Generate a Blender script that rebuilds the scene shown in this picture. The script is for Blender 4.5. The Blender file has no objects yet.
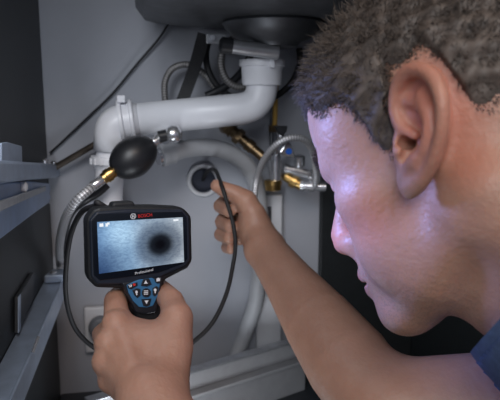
import bpy, math, random
import numpy as np
from mathutils import Vector, Matrix

random.seed(4); RNG = np.random.default_rng(4)
scene = bpy.context.scene
COL = scene.collection
R = math.radians

# ------------------------------------------------------------------ camera
F = 600.0                                   # focal length in pixels of the 500 x 400 frame
YAW, PITCH = R(-10.0), R(-9.7)
CAM = Vector((0.0, 0.0, 0.60))
cam_d = bpy.data.cameras.new('camera'); cam = bpy.data.objects.new('camera', cam_d); COL.objects.link(cam)
cam.location = CAM; cam.rotation_euler = (math.pi/2 + PITCH, 0, YAW)
cam_d.sensor_width = 36; cam_d.lens = 36*F/500; cam_d.clip_start = 0.01
cam_d.dof.use_dof = True; cam_d.dof.focus_distance = 0.545; cam_d.dof.aperture_fstop = 9.0
scene.camera = cam
CM = Matrix.Rotation(YAW, 3, 'Z') @ Matrix.Rotation(PITCH, 3, 'X')     # camera frame (right, forward, up) -> world
CMn = np.array(CM)

# ------------------------------------------------------------------ light
world = bpy.data.worlds.new('world'); scene.world = world; world.use_nodes = True
world.node_tree.nodes['Background'].inputs[0].default_value = (0.62, 0.70, 0.85, 1)
world.node_tree.nodes['Background'].inputs[1].default_value = 0.30
def area(name, loc, target, size, power, col):
    l = bpy.data.lights.new(name, 'AREA'); l.energy = power; l.size = size; l.color = col
    o = bpy.data.objects.new(name, l); COL.objects.link(o); o.location = loc
    o.rotation_euler = (Vector(target)-Vector(loc)).to_track_quat('-Z', 'Y').to_euler()
    return o
area('room_lamp', (-0.45, -1.2, 1.35), (0.05, 0.8, 0.50), 0.8, 15, (0.94, 0.96, 1.0))
area('warm_room_light', (0.20, -0.45, 1.45), (0.17, 0.35, 0.6), 0.4, 4.4, (1.0, 0.80, 0.65))
area('low_wall_fill', (0.03, 0.575, 0.18), (0.06, 0.9, 0.46), 0.10, 0.42, (0.88, 0.93, 1.0))  # unseen fill added to brighten the lower wall
area('upper_pipe_fill', (-0.08, 0.48, 0.71), (0.06, 0.9, 0.45), 0.10, 0.26, (0.88, 0.93, 1.0))  # added fill below the worktop, brightens pipes and nut from above
sl = bpy.data.lights.new('violet_face_fill', 'SPOT'); sl.energy = 11; sl.color = (.26, .37, 1.0); sl.spot_size = R(43); sl.spot_blend = 1.0; sl.shadow_soft_size = .03  # bodiless spot added to throw violet light on the face
so = bpy.data.objects.new('violet_face_fill', sl); COL.objects.link(so); so.location = (-.122, .50, .600)
so.rotation_euler = (Vector((.105, .465, .535))-Vector((-.122, .50, .600))).to_track_quat('-Z', 'Y').to_euler()
vs = scene.view_settings
vs.view_transform = 'Standard'; vs.look = 'None'; vs.gamma = 1.0; vs.use_curve_mapping = False; vs.exposure = 0.12

# ------------------------------------------------------------------ helpers: pixels
def cv(x, y, z):                            # camera-frame vector -> world point
    return CAM + CM @ Vector((x, y, z))
def P(px, py, d):
    return cv((px-250)/F*d, d, -(py-200)/F*d)
def ray(px, py):
    return CM @ Vector(((px-250)/F, 1.0, -(py-200)/F))
def onY(px, py, y):                         # pixel on a plane parallel to the wall
    r = ray(px, py); return CAM + r*((y-CAM.y)/r.y)
def onX(px, py, x):
    r = ray(px, py); return CAM + r*((x-CAM.x)/r.x)
def onZ(px, py, z):
    r = ray(px, py); return CAM + r*((z-CAM.z)/r.z)
def pxm(px, y):                             # metres for a length in pixels on the plane at world depth y
    return px*y/F*1.0

# ------------------------------------------------------------------ helpers: objects
def tag(o, label=None, cat=None, group=None, kind=None):
    if label: o['label'] = label
    if cat: o['category'] = cat
    if group: o['group'] = group
    if kind: o['kind'] = kind
    return o
def mesh_obj(name, V, Fc, mat, parent=None, smooth=True, uv=None):
    me = bpy.data.meshes.new(name); me.from_pydata([tuple(v) for v in V], [], [tuple(f) for f in Fc])
    if uv is not None:
        l = me.uv_layers.new(name='UVMap')
        for i, u in enumerate(uv): l.data[i].uv = u
    me.materials.append(mat)
    if smooth: me.polygons.foreach_set('use_smooth', [True]*len(me.polygons))
    o = bpy.data.objects.new(name, me); COL.objects.link(o)
    if parent: o.parent = parent; o.matrix_parent_inverse = parent_inv(parent)
    return o
def parent_inv(p):
    m = Matrix.LocRotScale(p.location, p.rotation_euler, p.scale)
    if p.parent: m = parent_inv(p.parent).inverted() @ p.matrix_parent_inverse @ m
    return m.inverted()
def empty(name, loc, label=None, cat=None, group=None):
    o = bpy.data.objects.new(name, None); COL.objects.link(o); o.location = loc; o.empty_display_size = .02
    return tag(o, label, cat, group)
def bevel(o, w, seg=2, angle=R(35)):
    m = o.modifiers.new('bevel', 'BEVEL'); m.width = w; m.segments = seg; m.limit_method = 'ANGLE'; m.angle_limit = angle
    m.harden_normals = False
    return o

def spline(pts, n):
    """Catmull-Rom through pts (k-dim) giving about n samples."""
    p = np.array([tuple(q) for q in pts], float)
    if len(p) < 3: 
        t = np.linspace(0, 1, n)[:, None]; return p[0]*(1-t)+p[-1]*t
    q = np.vstack([2*p[0]-p[1], p, 2*p[-1]-p[-2]]); out = []
    m = max(2, n//(len(p)-1))
    for i in range(len(p)-1):
        a, b, c, d = q[i], q[i+1], q[i+2], q[i+3]
        for j in range(m):
            t = j/m
            out.append(.5*((2*b)+(-a+c)*t+(2*a-5*b+4*c-d)*t*t+(-a+3*b-3*c+d)*t**3))
    out.append(p[-1]); return np.array(out)
def frames(pts):
    T = np.gradient(pts, axis=0); T /= np.linalg.norm(T, axis=1)[:, None]+1e-12
    up = np.array([0, 0, 1.]) if abs(T[0][2]) < .9 else np.array([1., 0, 0])
    N = [np.cross(up, T[0])]; N[0] /= np.linalg.norm(N[0])
    for i in range(1, len(pts)):
        v = N[-1]-T[i]*np.dot(N[-1], T[i]); N.append(v/(np.linalg.norm(v)+1e-12))
    N = np.array(N); return T, N, np.cross(T, N)
def tube(name, pts, r, mat, parent=None, n=14, samples=60, flat=1.0, straight=False):
    """Swept tube; r a number or a list per control point; flat squashes one axis (straps)."""
    pts = [Vector(p) for p in pts]
    rr = [r]*len(pts) if not hasattr(r, '__len__') else list(r)
    data = [(*p, q) for p, q in zip(pts, rr)]
    S = np.array(data) if straight else spline(data, samples)
    c, rad = S[:, :3], S[:, 3]
    T, N, B = frames(c); V = []; Fc = []; uv = []
    L = np.concatenate([[0], np.cumsum(np.linalg.norm(np.diff(c, axis=0), axis=1))])
    for i in range(len(c)):
        for k in range(n):
            a = 2*math.pi*k/n; V.append(c[i]+rad[i]*(math.cos(a)*N[i]+flat*math.sin(a)*B[i]))
    for i in range(len(c)-1):
        for k in range(n):
            k2 = (k+1) % n
            Fc.append((i*n+k, i*n+k2, (i+1)*n+k2, (i+1)*n+k))
            u0, u1 = k/n, (k+1)/n
            uv += [(u0, L[i]*100), (u1, L[i]*100), (u1, L[i+1]*100), (u0, L[i+1]*100)]
    Fc.append(tuple(range(n-1, -1, -1))); uv += [(0, 0)]*n
    e = (len(c)-1)*n; Fc.append(tuple(range(e, e+n))); uv += [(0, 0)]*n
    return mesh_obj(name, V, Fc, mat, parent, True, uv)
def lathe(name, a, b, prof, mat, parent=None, n=28, smooth=True, hexa=False):
    """Profile [(t, r)] along the axis from a to b (t in metres from a), spun round it."""
    a = Vector(a); ax = (Vector(b)-a).normalized()
    up = Vector((0, 0, 1)) if abs(ax.z) < .9 else Vector((1, 0, 0))
    x = ax.cross(up).normalized(); y = ax.cross(x)
    if hexa: n = 6
    V = []; Fc = []
    for t, r in prof:
        for k in range(n):
            q = 2*math.pi*(k+.25)/n; V.append(a+ax*t+(x*math.cos(q)+y*math.sin(q))*max(r, 1e-5))
    m = len(prof)
    for i in range(m-1):
        for k in range(n):
            k2 = (k+1) % n; Fc.append((i*n+k, (i+1)*n+k, (i+1)*n+k2, i*n+k2))
    Fc.append(tuple(range(n))); Fc.append(tuple((m-1)*n+k for k in range(n-1, -1, -1)))
    o = mesh_obj(name, V, Fc, mat, parent, smooth and not hexa)
    if smooth and not hexa: sharp(o)
    return o
def sharp(o, ang=R(38)):
    me = o.data
    import bmesh
    bm = bmesh.new(); bm.from_mesh(me); bmesh.ops.recalc_face_normals(bm, faces=bm.faces)
    for e in bm.edges:
        if len(e.link_faces) == 2 and e.calc_face_angle(0) > ang: e.smooth = False
    bm.to_mesh(me); bm.free(); return o
def box(name, x0, x1, y0, y1, z0, z1, mat, parent=None, bev=0.0015):
    V = [(x, y, z) for x in (x0, x1) for y in (y0, y1) for z in (z0, z1)]
    Fc = [(0, 1, 3, 2), (4, 6, 7, 5), (0, 4, 5, 1), (2, 3, 7, 6), (0, 2, 6, 4), (1, 5, 7, 3)]
    o = mesh_obj(name, V, Fc, mat, parent, False)
    return bevel(o, bev) if bev else o
def prism(name, poly, off, mat, parent=None, bev=0.0, smooth=False, seg=2):
    """poly: list of world points in a plane; off: extrusion vector."""
    poly = [Vector(p) for p in poly]; off = Vector(off); n = len(poly)
    nrm = Vector((0, 0, 0))
    for i in range(n): nrm += poly[i].cross(poly[(i+1) % n])
    if nrm.dot(off) > 0: poly = poly[::-1]
    V = poly+[p+off for p in poly]
    Fc = [tuple(range(n)), tuple(range(2*n-1, n-1, -1))]+[(i, i+n, (i+1) % n+n, (i+1) % n) for i in range(n)]
    o = mesh_obj(name, V, Fc, mat, parent, smooth)
    return bevel(o, bev, seg) if bev else o

# ------------------------------------------------------------------ materials
def mat(name, col, rough=.5, metal=0., noise=None, bump=0., scale=60., sss=0., spec=.5, coat=0.):
    m = bpy.data.materials.new(name); m.use_nodes = True; nt = m.node_tree; b = nt.nodes['Principled BSDF']
    b.inputs['Base Color'].default_value = (*col, 1); b.inputs['Roughness'].default_value = rough
    b.inputs['Metallic'].default_value = metal; b.inputs['Specular IOR Level'].default_value = spec
    if coat: b.inputs['Coat Weight'].default_value = coat
    tc = nt.nodes.new('ShaderNodeTexCoord'); nz = nt.nodes.new('ShaderNodeTexNoise')
    nz.inputs['Scale'].default_value = scale; nz.inputs['Detail'].default_value = 5
    nt.links.new(tc.outputs['Object'], nz.inputs['Vector'])
    v = .10 if noise is None else noise
    rp = nt.nodes.new('ShaderNodeValToRGB')
    rp.color_ramp.elements[0].color = (*[c*(1-v) for c in col], 1); rp.color_ramp.elements[1].color = (*[min(1, c*(1+v)) for c in col], 1)
    rp.color_ramp.elements[0].position = .3; rp.color_ramp.elements[1].position = .7
    nt.links.new(nz.outputs['Fac'], rp.inputs['Fac']); nt.links.new(rp.outputs['Color'], b.inputs['Base Color'])
    if bump:
        bp = nt.nodes.new('ShaderNodeBump'); bp.inputs['Strength'].default_value = bump; bp.inputs['Distance'].default_value = .002
        nt.links.new(nz.outputs['Fac'], bp.inputs['Height']); nt.links.new(bp.outputs['Normal'], b.inputs['Normal'])
    if sss:
        b.inputs['Subsurface Weight'].default_value = sss; b.inputs['Subsurface Radius'].default_value = (1, .35, .2)
        b.inputs['Subsurface Scale'].default_value = .004
    return m
def emit_mat(name, col, s):
    m = bpy.data.materials.new(name); m.use_nodes = True; b = m.node_tree.nodes['Principled BSDF']
    b.inputs['Base Color'].default_value = (*[c*.3 for c in col], 1)
    b.inputs['Emission Color'].default_value = (*col, 1); b.inputs['Emission Strength'].default_value = s
    return m
def braid_mat(name, c0, c1, metal=.9, rough=.35, turns=8.0, pitch=9.0):
    m = bpy.data.materials.new(name); m.use_nodes = True; nt = m.node_tree; b = nt.nodes['Principled BSDF']
    b.inputs['Metallic'].default_value = metal; b.inputs['Roughness'].default_value = rough
    uv = nt.nodes.new('ShaderNodeUVMap'); sp = nt.nodes.new('ShaderNodeSeparateXYZ'); nt.links.new(uv.outputs[0], sp.inputs[0])
    def math_(op, a, b_):
        n = nt.nodes.new('ShaderNodeMath'); n.operation = op
        for i, q in enumerate((a, b_)):
            if q is None: continue
            if isinstance(q, (int, float)): n.inputs[i].default_value = q
            else: nt.links.new(q, n.inputs[i])
        return n.outputs[0]
    u = math_('MULTIPLY', sp.outputs[0], turns*2*math.pi); v = math_('MULTIPLY', sp.outputs[1], pitch)
    s = math_('MULTIPLY', math_('SINE', math_('ADD', u, v), None), math_('SINE', math_('SUBTRACT', u, v), None))
    f = math_('ADD', math_('MULTIPLY', s, .5), .5)
    rp = nt.nodes.new('ShaderNodeValToRGB'); rp.color_ramp.elements[0].color = (*c0, 1); rp.color_ramp.elements[1].color = (*c1, 1)
    rp.color_ramp.elements[0].position = .3; rp.color_ramp.elements[1].position = .6
    nt.links.new(f, rp.inputs['Fac']); nt.links.new(rp.outputs['Color'], b.inputs['Base Color'])
    bp = nt.nodes.new('ShaderNodeBump'); bp.inputs['Strength'].default_value = .6; bp.inputs['Distance'].default_value = .0006
    nt.links.new(f, bp.inputs['Height']); nt.links.new(bp.outputs['Normal'], b.inputs['Normal'])
    return m

M_wall = mat('white_wall_paint', (.385, .40, .445), .7, noise=.03, bump=.03, scale=25)
M_dark = mat('anthracite_panel', (.012, .015, .017), .5, noise=.15, scale=90, bump=.03)
M_dark2 = mat('anthracite_edge', (.030, .034, .040), .5, noise=.1)
M_floor = mat('grey_floor_tile', (.16, .16, .165), .5, noise=.15, scale=8)
M_worktop = mat('dark_worktop', (.05, .048, .045), .35, noise=.3, scale=40)
M_wpipe = mat('white_polypropylene', (.74, .75, .79), .38, noise=.03, scale=30)
M_gpipe = mat('grey_plastic_hose', (.40, .41, .43), .5, noise=.05)
M_socket = mat('white_plastic', (.62, .63, .66), .4, noise=.02)
M_sockd = mat('grey_plastic', (.14, .15, .17), .5)
M_steel = mat('brushed_steel', (.40, .41, .43), .34, .7, noise=.12, scale=80)
M_sink = mat('dull_sink_steel', (.12, .125, .135), .45, .8, noise=.15, scale=60)
M_runner = mat('galvanised_runner', (.32, .39, .50), .30, .45, noise=.10, scale=60, bump=.05)
M_reflsteel = mat('blue_reflection_steel', (.20, .29, .47), .28, .4, noise=.1)  # deep blue reflection on the lower channel, painted into the base colour
M_gside = mat('grey_lacquered_steel', (.30, .30, .31), .4, .2, noise=.06)
M_chrome = mat('chrome', (.70, .71, .74), .26, .85, noise=.03)
M_brass = mat('brass', (.55, .36, .13), .28, 1.0, noise=.12)
M_obrass = mat('aged_brass', (.26, .18, .10), .38, .95, noise=.3, scale=90)
M_yellow = mat('yellow_coated_pipe', (.62, .36, .06), .4, noise=.1)
M_rubber = mat('black_rubber', (.014, .015, .018), .42, noise=.12, scale=120, bump=.04)
M_cable = mat('black_cable_sheath', (.010, .010, .012), .62, noise=.1)
M_strap = mat('black_webbing', (.012, .013, .015), .6, noise=.3, scale=300, bump=.1)
M_rod = mat('dull_copper_rod', (.14, .115, .095), .4, .8, noise=.2)
M_braid = braid_mat('steel_braid', (.16, .16, .17), (.78, .79, .82), .5)
M_braidg = braid_mat('grey_braid', (.10, .095, .09), (.34, .33, .33), .6, .45)
M_plug = mat('navy_plug', (.012, .017, .035), .5, noise=.2)
M_mark = mat('dark_print', (.05, .05, .06), .6)
M_blue = mat('blue_cap', (.02, .12, .55), .3)
M_case = mat('navy_device_shell', (.013, .018, .030), .42, noise=.1, scale=150, bump=.05)
M_bump = mat('black_soft_grip', (.010, .011, .013), .55, noise=.15, scale=300, bump=.1)
M_bezel = mat('gloss_black_bezel', (.006, .008, .013), .15, noise=.05)
M_keys = mat('blue_keypad', (.035, .15, .31), .45, noise=.06)
M_btn = mat('dark_button', (.012, .014, .020), .4, noise=.1)
M_icon = mat('white_print', (.75, .78, .82), .5, noise=.02)
M_red = mat('red_print', (.62, .025, .02), .45, noise=.03)
M_shirt = mat('blue_grey_cotton', (.055, .085, .15), .85, noise=.2, scale=260, bump=.2)
M_jeans = mat('dark_denim', (.03, .04, .07), .9, noise=.25, scale=300, bump=.2)
M_shoe = mat('dark_leather', (.02, .018, .016), .5)
M_hair = mat('brown_grey_hair', (.095, .075, .062), .55, noise=.35, scale=140)
M_brow = mat('brown_brow_hair', (.05, .035, .025), .6, noise=.4, scale=200)
M_eye = mat('eye_white', (.75, .72, .70), .15)
M_nail = mat('fingernail', (.52, .33, .27), .3, noise=.04)

# ------------------------------------------------------------------ setting
YW = 0.90                                   # the wall behind the cabinet
XL = onY(50, 200, YW).x                     # corner with the left side panel
XE = onY(319, 200, YW).x                    # right edge of the white wall area
XR = 0.43
YF = 0.44                                   # cabinet front
ZF = 0.15                                   # top of the cabinet's bottom panel
tag(box('floor', -1.6, 1.8, -1.8, YW+.1, -.05, 0, M_floor, bev=0), kind='structure')
tag(box('wall_back', XL-.6, XR+.6, YW, YW+.1, 0, 1.5, M_wall, bev=0), kind='structure')
c = empty('sink_cabinet', (0, .67, .0), 'dark anthracite sink base cabinet, open to the white wall behind', 'cabinet')
box('side_panel', XL-.018, XL, YF, YW-.001, .0, .86, M_dark, c)
box('side_panel', XR, XR+.018, YF+.06, YW-.001, .0, .86, M_dark, c)
box('bottom_panel', XL+.0005, XR-.0005, YF+.06, YW-.001, ZF-.018, ZF, M_dark2, c)
box('back_panel', XE, XR-.0005, YW-.014, YW-.001, ZF+.0005, .86, M_dark, c)
box('plinth', XL+.0005, XR-.0005, YF+.09, YF+.105, .0005, ZF-.0185, M_dark2, c)
w = box('worktop', XL-.3, XR+.3, YF-.06, YW-.002, .8605, .90, M_worktop); tag(w, 'dark worktop slab lying across the sink cabinet', 'worktop')

# ------------------------------------------------------------------ sink above
s = empty('kitchen_sink', onY(268, 40, .74), 'dull steel sink bowl underside with drain strainer above the white nut', 'sink')
DX = onY(262, 66, .76)                      # strainer axis
zb = onY(262, 42, .76).z
bw = .20
V = []; Fc = []
prof = [(.185, .17), (.18, .02), (.172, .006), (.155, 0), (.08, -.003), (.05, -.005)]
def rr_ring(hw, hd, rad, z, n=9):
    out = []
    for cx, cy, a0 in ((hw-rad, hd-rad, 0), (-hw+rad, hd-rad, 90), (-hw+rad, -hd+rad, 180), (hw-rad, -hd+rad, 270)):
        for i in range(n):
            a = R(a0+90*i/(n-1)); out.append((cx+rad*math.cos(a), cy+rad*math.sin(a), z))
    return out
def loft(name, rings, m, parent, caps=True):
    n = len(rings[0]); V = [p for r in rings for p in r]; Fc = []
    for i in range(len(rings)-1):
        for k in range(n): Fc.append((i*n+k, i*n+(k+1) % n, (i+1)*n+(k+1) % n, (i+1)*n+k))
    if caps: Fc.append(tuple(range(n-1, -1, -1))); Fc.append(tuple((len(rings)-1)*n+k for k in range(n)))
    return sharp(mesh_obj(name, V, Fc, m, parent))
bx, by = DX.x+.045, .70
rings = [[(bx+p[0], by+p[1], p[2]) for p in rr_ring(hw, hd, min(hw, hd)*.5 if hw < .1 else .06, z)] for hw, hd, z in
         ((.205, .175, zb+.16), (.20, .17, zb+.045), (.19, .16, zb+.03), (.165, .14, zb+.025))]
loft('bowl', rings, M_sink, s)
lathe('strainer_dish', (DX.x+.014, DX.y, zb+.026), (DX.x+.014, DX.y, 0), [(0, .062), (.004, .064), (.010, .060), (.020, .050), (.026, .035), (.032, .030)], M_sink, s)
a, b = onY(229, 46, .738), onY(278, 52.5, .738)
lathe('overflow_spout', a, b, [(0, .0065), (.0, .0085), ((b-a).length, .0088), ((b-a).length, .003)], M_steel, s)
lathe('spout_cap', a, a-(b-a), [(-.004, .0095), (.009, .0098), (.012, .006)], M_rubber, s)

# ------------------------------------------------------------------ white waste pipe
YP = .78
d = empty('waste_pipe', onY(262, 66, YP), 'white plastic waste pipe with slip nut, elbows and clamp under the sink', 'pipe')
rp = .0206
n0 = onY(262, 60, YP); dn = Vector((0, 0, -1))
lathe('slip_nut', n0, n0+dn, [(0, .018), (0, .0295), (.008, .0297), (.0082, .0268), (.013, .0266), (.030, .0258), (.032, .0250), (.032, .019)], M_wpipe, d, n=40)
box('lug', n0.x+.004, n0.x+.010, n0.y-.033, n0.y-.026, n0.z-.011, n0.z+.003, M_wpipe, d, .001)
E0 = onY(262, 108, YP); L0 = onY(128, 120.5, YP); L1 = onY(110, 122.5, YP)
def arc(p0, corner, p1, r, n=8):
    a = (p0-corner).normalized(); b = (p1-corner).normalized(); out = []
    for i in range(n+1):
        t = i/n; out.append((corner+a*r)*(1-t)**2+corner*2*t*(1-t)+(corner+b*r)*t*t)
    return out
cor = onY(262, 107, YP)
path = [n0+dn*.028]+arc(n0, cor, L0, .030)+[L0]
tube('elbow_pipe', path, rp, M_wpipe, d, n=28, straight=True)
cor2 = onY(111.5, 122.5, YP); dv = onY(109, 215, YP)
path = [cor2+(L0-cor2).normalized()*.034]+arc(L0, cor2, dv, .015)+[cor2+(dv-cor2).normalized()*.036]
tube('end_elbow', path, rp*1.03, M_wpipe, d, n=28, straight=True)
ax = (L0-cor2).normalized(); q0 = cor2+ax*.0145
lathe('clamp_ring', q0-ax*.005, q0+ax, [(0, .021), (0, .0268), (.002, .0275), (.0045, .0272), (.006, .0238), (.0135, .0236), (.0145, .0262), (.0175, .0264), (.019, .0250), (.019, .021)], M_wpipe, d, n=36)
box('clamp_lug', q0.x-.006, q0.x+.004, q0.y-.018, q0.y-.004, q0.z+.023, q0.z+.032, M_wpipe, d, .001)
dd = (dv-cor2).normalized()
tube('drop_pipe', [cor2+dd*.030, cor2+dd*.115, cor2+dd*.15+Vector((.012, .05, -.01)), cor2+dd*.16+Vector((.016, YW-YP-.001, -.012))], .0180, M_wpipe, d, n=24)
q1 = cor2+dd*.043
lathe('pipe_nut', q1, q1+dd, [(0, .019), (0, .0245), (.003, .0250), (.009, .0250), (.012, .0215), (.016, .0200)], M_wpipe, d, n=32)
for k in range(9):
    q = R(180+22*k); cx, cy = q1.x+math.cos(q)*.0247, q1.y+math.sin(q)*.0247
    box('grip_rib', cx-.0014, cx+.0014, cy-.0014, cy+.0014, q1.z-.009, q1.z-.001, M_wpipe, d, .0006)
wf = onY(121, 222, YW)
wx = cor2+dd*.16+Vector((.016, YW-YP, -.012))
lathe('wall_flange', Vector((wx.x, YW-.0005, wx.z)), Vector((wx.x, 0, wx.z)), [(0, .018), (0, .034), (.006, .033), (.012, .023), (.012, .018)], M_wpipe, d, n=32)

# ------------------------------------------------------------------ grey appliance hose + collar
h = empty('appliance_drain_hose', onY(168, 154, .80), 'grey drain hose arching over the round wall opening', 'hose')
tube('hose', [onY(*p) for p in ((170, 154, .80), (186, 149, .81), (206, 147.5, .825), (228, 152, .84), (247, 166, .852), (257, 187, .862), (260, 215, .866), (259, 260, .868), (256, 300, .868), (247, 328, .866), (238, 352, .862), (232, 372, .85))], .0118, M_gpipe, h, samples=110, n=18)
a, b = onY(161, 156, .795), onY(175, 152.5, .802)
lathe('collar', a, b, [(0, .009), (0, .0145), (.005, .0150), (.008, .0135), (.018, .0140), (.019, .011)], M_gpipe, h)
lathe('clamp', a-(b-a)*.25, b, [(0, .008), (0, .0115), (.005, .0115), (.005, .008)], M_chrome, h)
cn = onY(150, 168, .80)

# ------------------------------------------------------------------ bulb on braided hose
D0 = .74
b0, b1 = P(113.5, 171.5, .715), P(153, 143, .735)
bl = empty('hand_pump_bulb', b0, 'black rubber squeeze bulb with brass and chrome ends on a braided hose', 'pump bulb')
L = (b1-b0).length
prof = []
for i in range(25):
    t = i/24; r = .0072+.0172*(math.sin(math.pi*min(1, t*1.0))**.62)*(1.04-.10*t)
    prof.append((t*L, r))
prof[0] = (0, .007); prof[-1] = (L, .0072)
lathe('bulb', b0, b1, prof, M_rubber, bl, n=36)
ax = (b1-b0).normalized()
br0 = b0-ax*.0155
lathe('brass_nut', br0, b0, [(0, .0050), (0, .0068), (.004, .0070), (.0045, .0082), (.010, .0084), (.0105, .0074), (.014, .0076), (.0160, .0068)], M_brass, bl, n=24)
lathe('ferrule', br0-ax*.016, b0, [(0, .0045), (0, .0056), (.002, .006), (.0155, .0058), (.0165, .005)], M_chrome, bl)
lathe('chrome_neck', b1-ax*.001, b1+ax*.1, [(0, .0066), (.002, .0070), (.003, .0055), (.006, .0055), (.007, .0068), (.012, .0066), (.0125, .005)], M_chrome, bl)
t0 = br0-ax*.015
hp = [t0, P(88, 190.5, .695), P(77, 200.5, .69), P(67.5, 214, .70), P(61.5, 232, .73), P(59.5, 248, .78), P(60, 263, .83), P(61.5, 277, .855)]
tube('braided_hose', hp, .0053, M_braid, bl, samples=110, n=20)
kp = [P(107, 184, .73), P(97, 192, .728), P(84, 199.5, .725), P(73, 209, .735), P(67, 222, .76), P(65, 240, .81), P(64, 258, .850), P(64.5, 272, .868)]
tube('rubber_hose', kp, [.0055, .0066, .0068, .006, .005, .0048, .0048, .0048][:len(kp)], M_rubber, bl, samples=80)

f = empty('chrome_ball_fitting', P(175, 134, .76), 'small chrome ball fitting with black collar under the white pipe', 'fitting')
a, b = P(164, 134, .733), P(186, 132.5, .742)
lathe('ball', P(165.5, 135.5, .735), b, [(0, .004), (.001, .007), (.004, .0098), (.009, .0112), (.014, .0105), (.018, .0075), (.020, .003)], M_chrome, f)
lathe('black_collar', P(158.5, 137, .734), P(168, 135, .737), [(0, .006), (.0, .0072), (.010, .0074), (.010, .006)], M_rubber, f)
tube('feed_pipe', [P(177, 134, .742), P(178, 136, .77), onY(179, 140, .84), onY(179, 141, YW-.001)], .005, M_chrome, f)

# ------------------------------------------------------------------ cables and loops under the sink
def single(o, label, cat, group=None): return tag(o, label, cat, group)
single(tube('thin_cable', [onY(*p) for p in ((178, 8, .86), (160, 37, .885), (137, 64, .89), (112, 94, .892), (86, 119, .892), (63, 141, .892), (50, 153, .892))], .0016, M_cable, samples=60, n=10),
       'thin black cable running diagonally across the bare white wall', 'cable')
single(tube('copper_rod', [onY(100, 141.5, .862), onY(62, 163.5, .872), onY(52, 169.5, .875)], .0046, M_rod, samples=20),
       'dull brown metal rod behind the white end elbow', 'rod')
# webbing strap: flat band
def band(name, pts, w, t, m, side):
    S = spline(pts, 30); T = np.gradient(S, axis=0); T /= np.linalg.norm(T, axis=1)[:, None]
    sd = np.array(tuple(side)); V = []; Fc = []
    for p, tt in zip(S, T):
        s_ = sd-tt*np.dot(sd, tt); s_ /= np.linalg.norm(s_); n_ = np.cross(tt, s_)
        for a, b in ((-1, -1), (1, -1), (1, 1), (-1, 1)): V.append(p+s_*a*w/2+n_*b*t/2)
    for i in range(len(S)-1):
        for k in range(4): Fc.append((i*4+k, i*4+(k+1) % 4, (i+1)*4+(k+1) % 4, (i+1)*4+k))
    Fc += [(3, 2, 1, 0), tuple((len(S)-1)*4+k for k in range(4))]
    return mesh_obj(name, V, Fc, m, None, False)
single(band('webbing_strap', [onY(*p) for p in ((204, 34, .81), (201, 45, .815), (195, 66, .825), (188, 86, .83), (181, 104, .83), (172, 124, .83))], .0165, .003, M_strap, (1, 0, 0)),
       'flat black webbing strap hanging behind the white waste pipe', 'strap')
single(tube('looped_hose', [onY(*p) for p in ((168, 118, .86), (165, 98, .86), (165, 82, .86), (171, 70, .858), (181, 65, .855), (193, 66, .85), (206, 76, .85), (216, 88, .85), (230, 98, .85))], .0046, M_braidg, samples=70),
       'grey braided hose looping behind the black strap', 'hose')
ang = lambda cx, cy, r0, r1, a0, a1, y, n=16: [onY(cx+r0*math.cos(R(a0+(a1-a0)*i/n)), cy+r1*math.sin(R(a0+(a1-a0)*i/n)), y) for i in range(n+1)]
single(tube('tap_hose', ang(253, 56, 47, 46, -10, 200, .845), .0045, M_cable, samples=90),
       'black tap hose hanging in a wide loop round the sink drain', 'hose')
single(tube('steel_hose_coil', ang(240, 62, 19, 25, 60, 300, .83), .0050, M_braidg, samples=70),
       'dark grey steel hose bent round beside the white slip nut', 'hose')
single(tube('rubber_hose', [onY(*p) for p in ((206, 96, .84), (219, 90, .84), (232, 82, .842), (243, 70, .845), (250, 55, .845), (252, 36, .84))], .0055, M_rubber, samples=50),
       'black rubber hose rising behind the white slip nut', 'hose')
# bracket row at the top edge
bk = empty('sink_clip', onY(201, 40, .81), 'small steel sink mounting clip beside the black strap', 'clip')
box('plate', *(lambda a, b: (a.x, b.x, .795, .80, b.z, a.z))(onY(206, 34, .80), onY(226, 44, .80)), M_steel, bk, .0008)
q = onY(212, 38, .795); lathe('bolt', q, q+Vector((0, -1, 0)), [(-.001, .004), (.005, .004), (.005, .002)], M_chrome, bk, hexa=True)

# ------------------------------------------------------------------ round opening in the wall
hc = onY(203, 180, YW); o = empty('wall_outlet', hc, 'round white rimmed wall outlet with dark navy opening', 'pipe outlet')
lathe('rim', Vector((hc.x, YW-.0002, hc.z)), Vector((hc.x, 0, hc.z)), [(0, .0255), (.003, .0255), (.0055, .024), (.0060, .0205), (.0045, .0185), (.001, .0182), (.0, .018)], M_socket, o, n=44)
lathe('opening', Vector((hc.x, YW-.0004, hc.z)), Vector((hc.x, 0, hc.z)), [(0, .0180), (.0012, .0180), (.0012, .001)], M_plug, o, n=40)
lathe('seal', Vector((hc.x, YW-.001, hc.z)), Vector((hc.x, 0, hc.z)), [(0, .0183), (.0065, .0180), (.0065, .0165), (.001, .0160)], M_plug, o, n=40)

# ------------------------------------------------------------------ valves, right side
YV = .84
v = empty('gas_pipe', onY(274, 120, .86), 'slim vertical pipe with yellow sleeve and dark core above the valve', 'pipe')
tube('dark_pipe', [onY(272, 96, .868), onY(271.5, 130, .868), onY(271.5, 156, .866)], .0030, M_sink, v, samples=12)
tube('yellow_pipe', [onY(276, 84, .858), onY(275.5, 106, .858), onY(274.5, 127, .858)], .0036, M_yellow, v, samples=12)
q = onY(273.5, 125, .86); lathe('union_nut', q, q-Vector((0, 0, 1)), [(0, .0075), (.010, .0075)], M_obrass, v, hexa=True)

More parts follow.
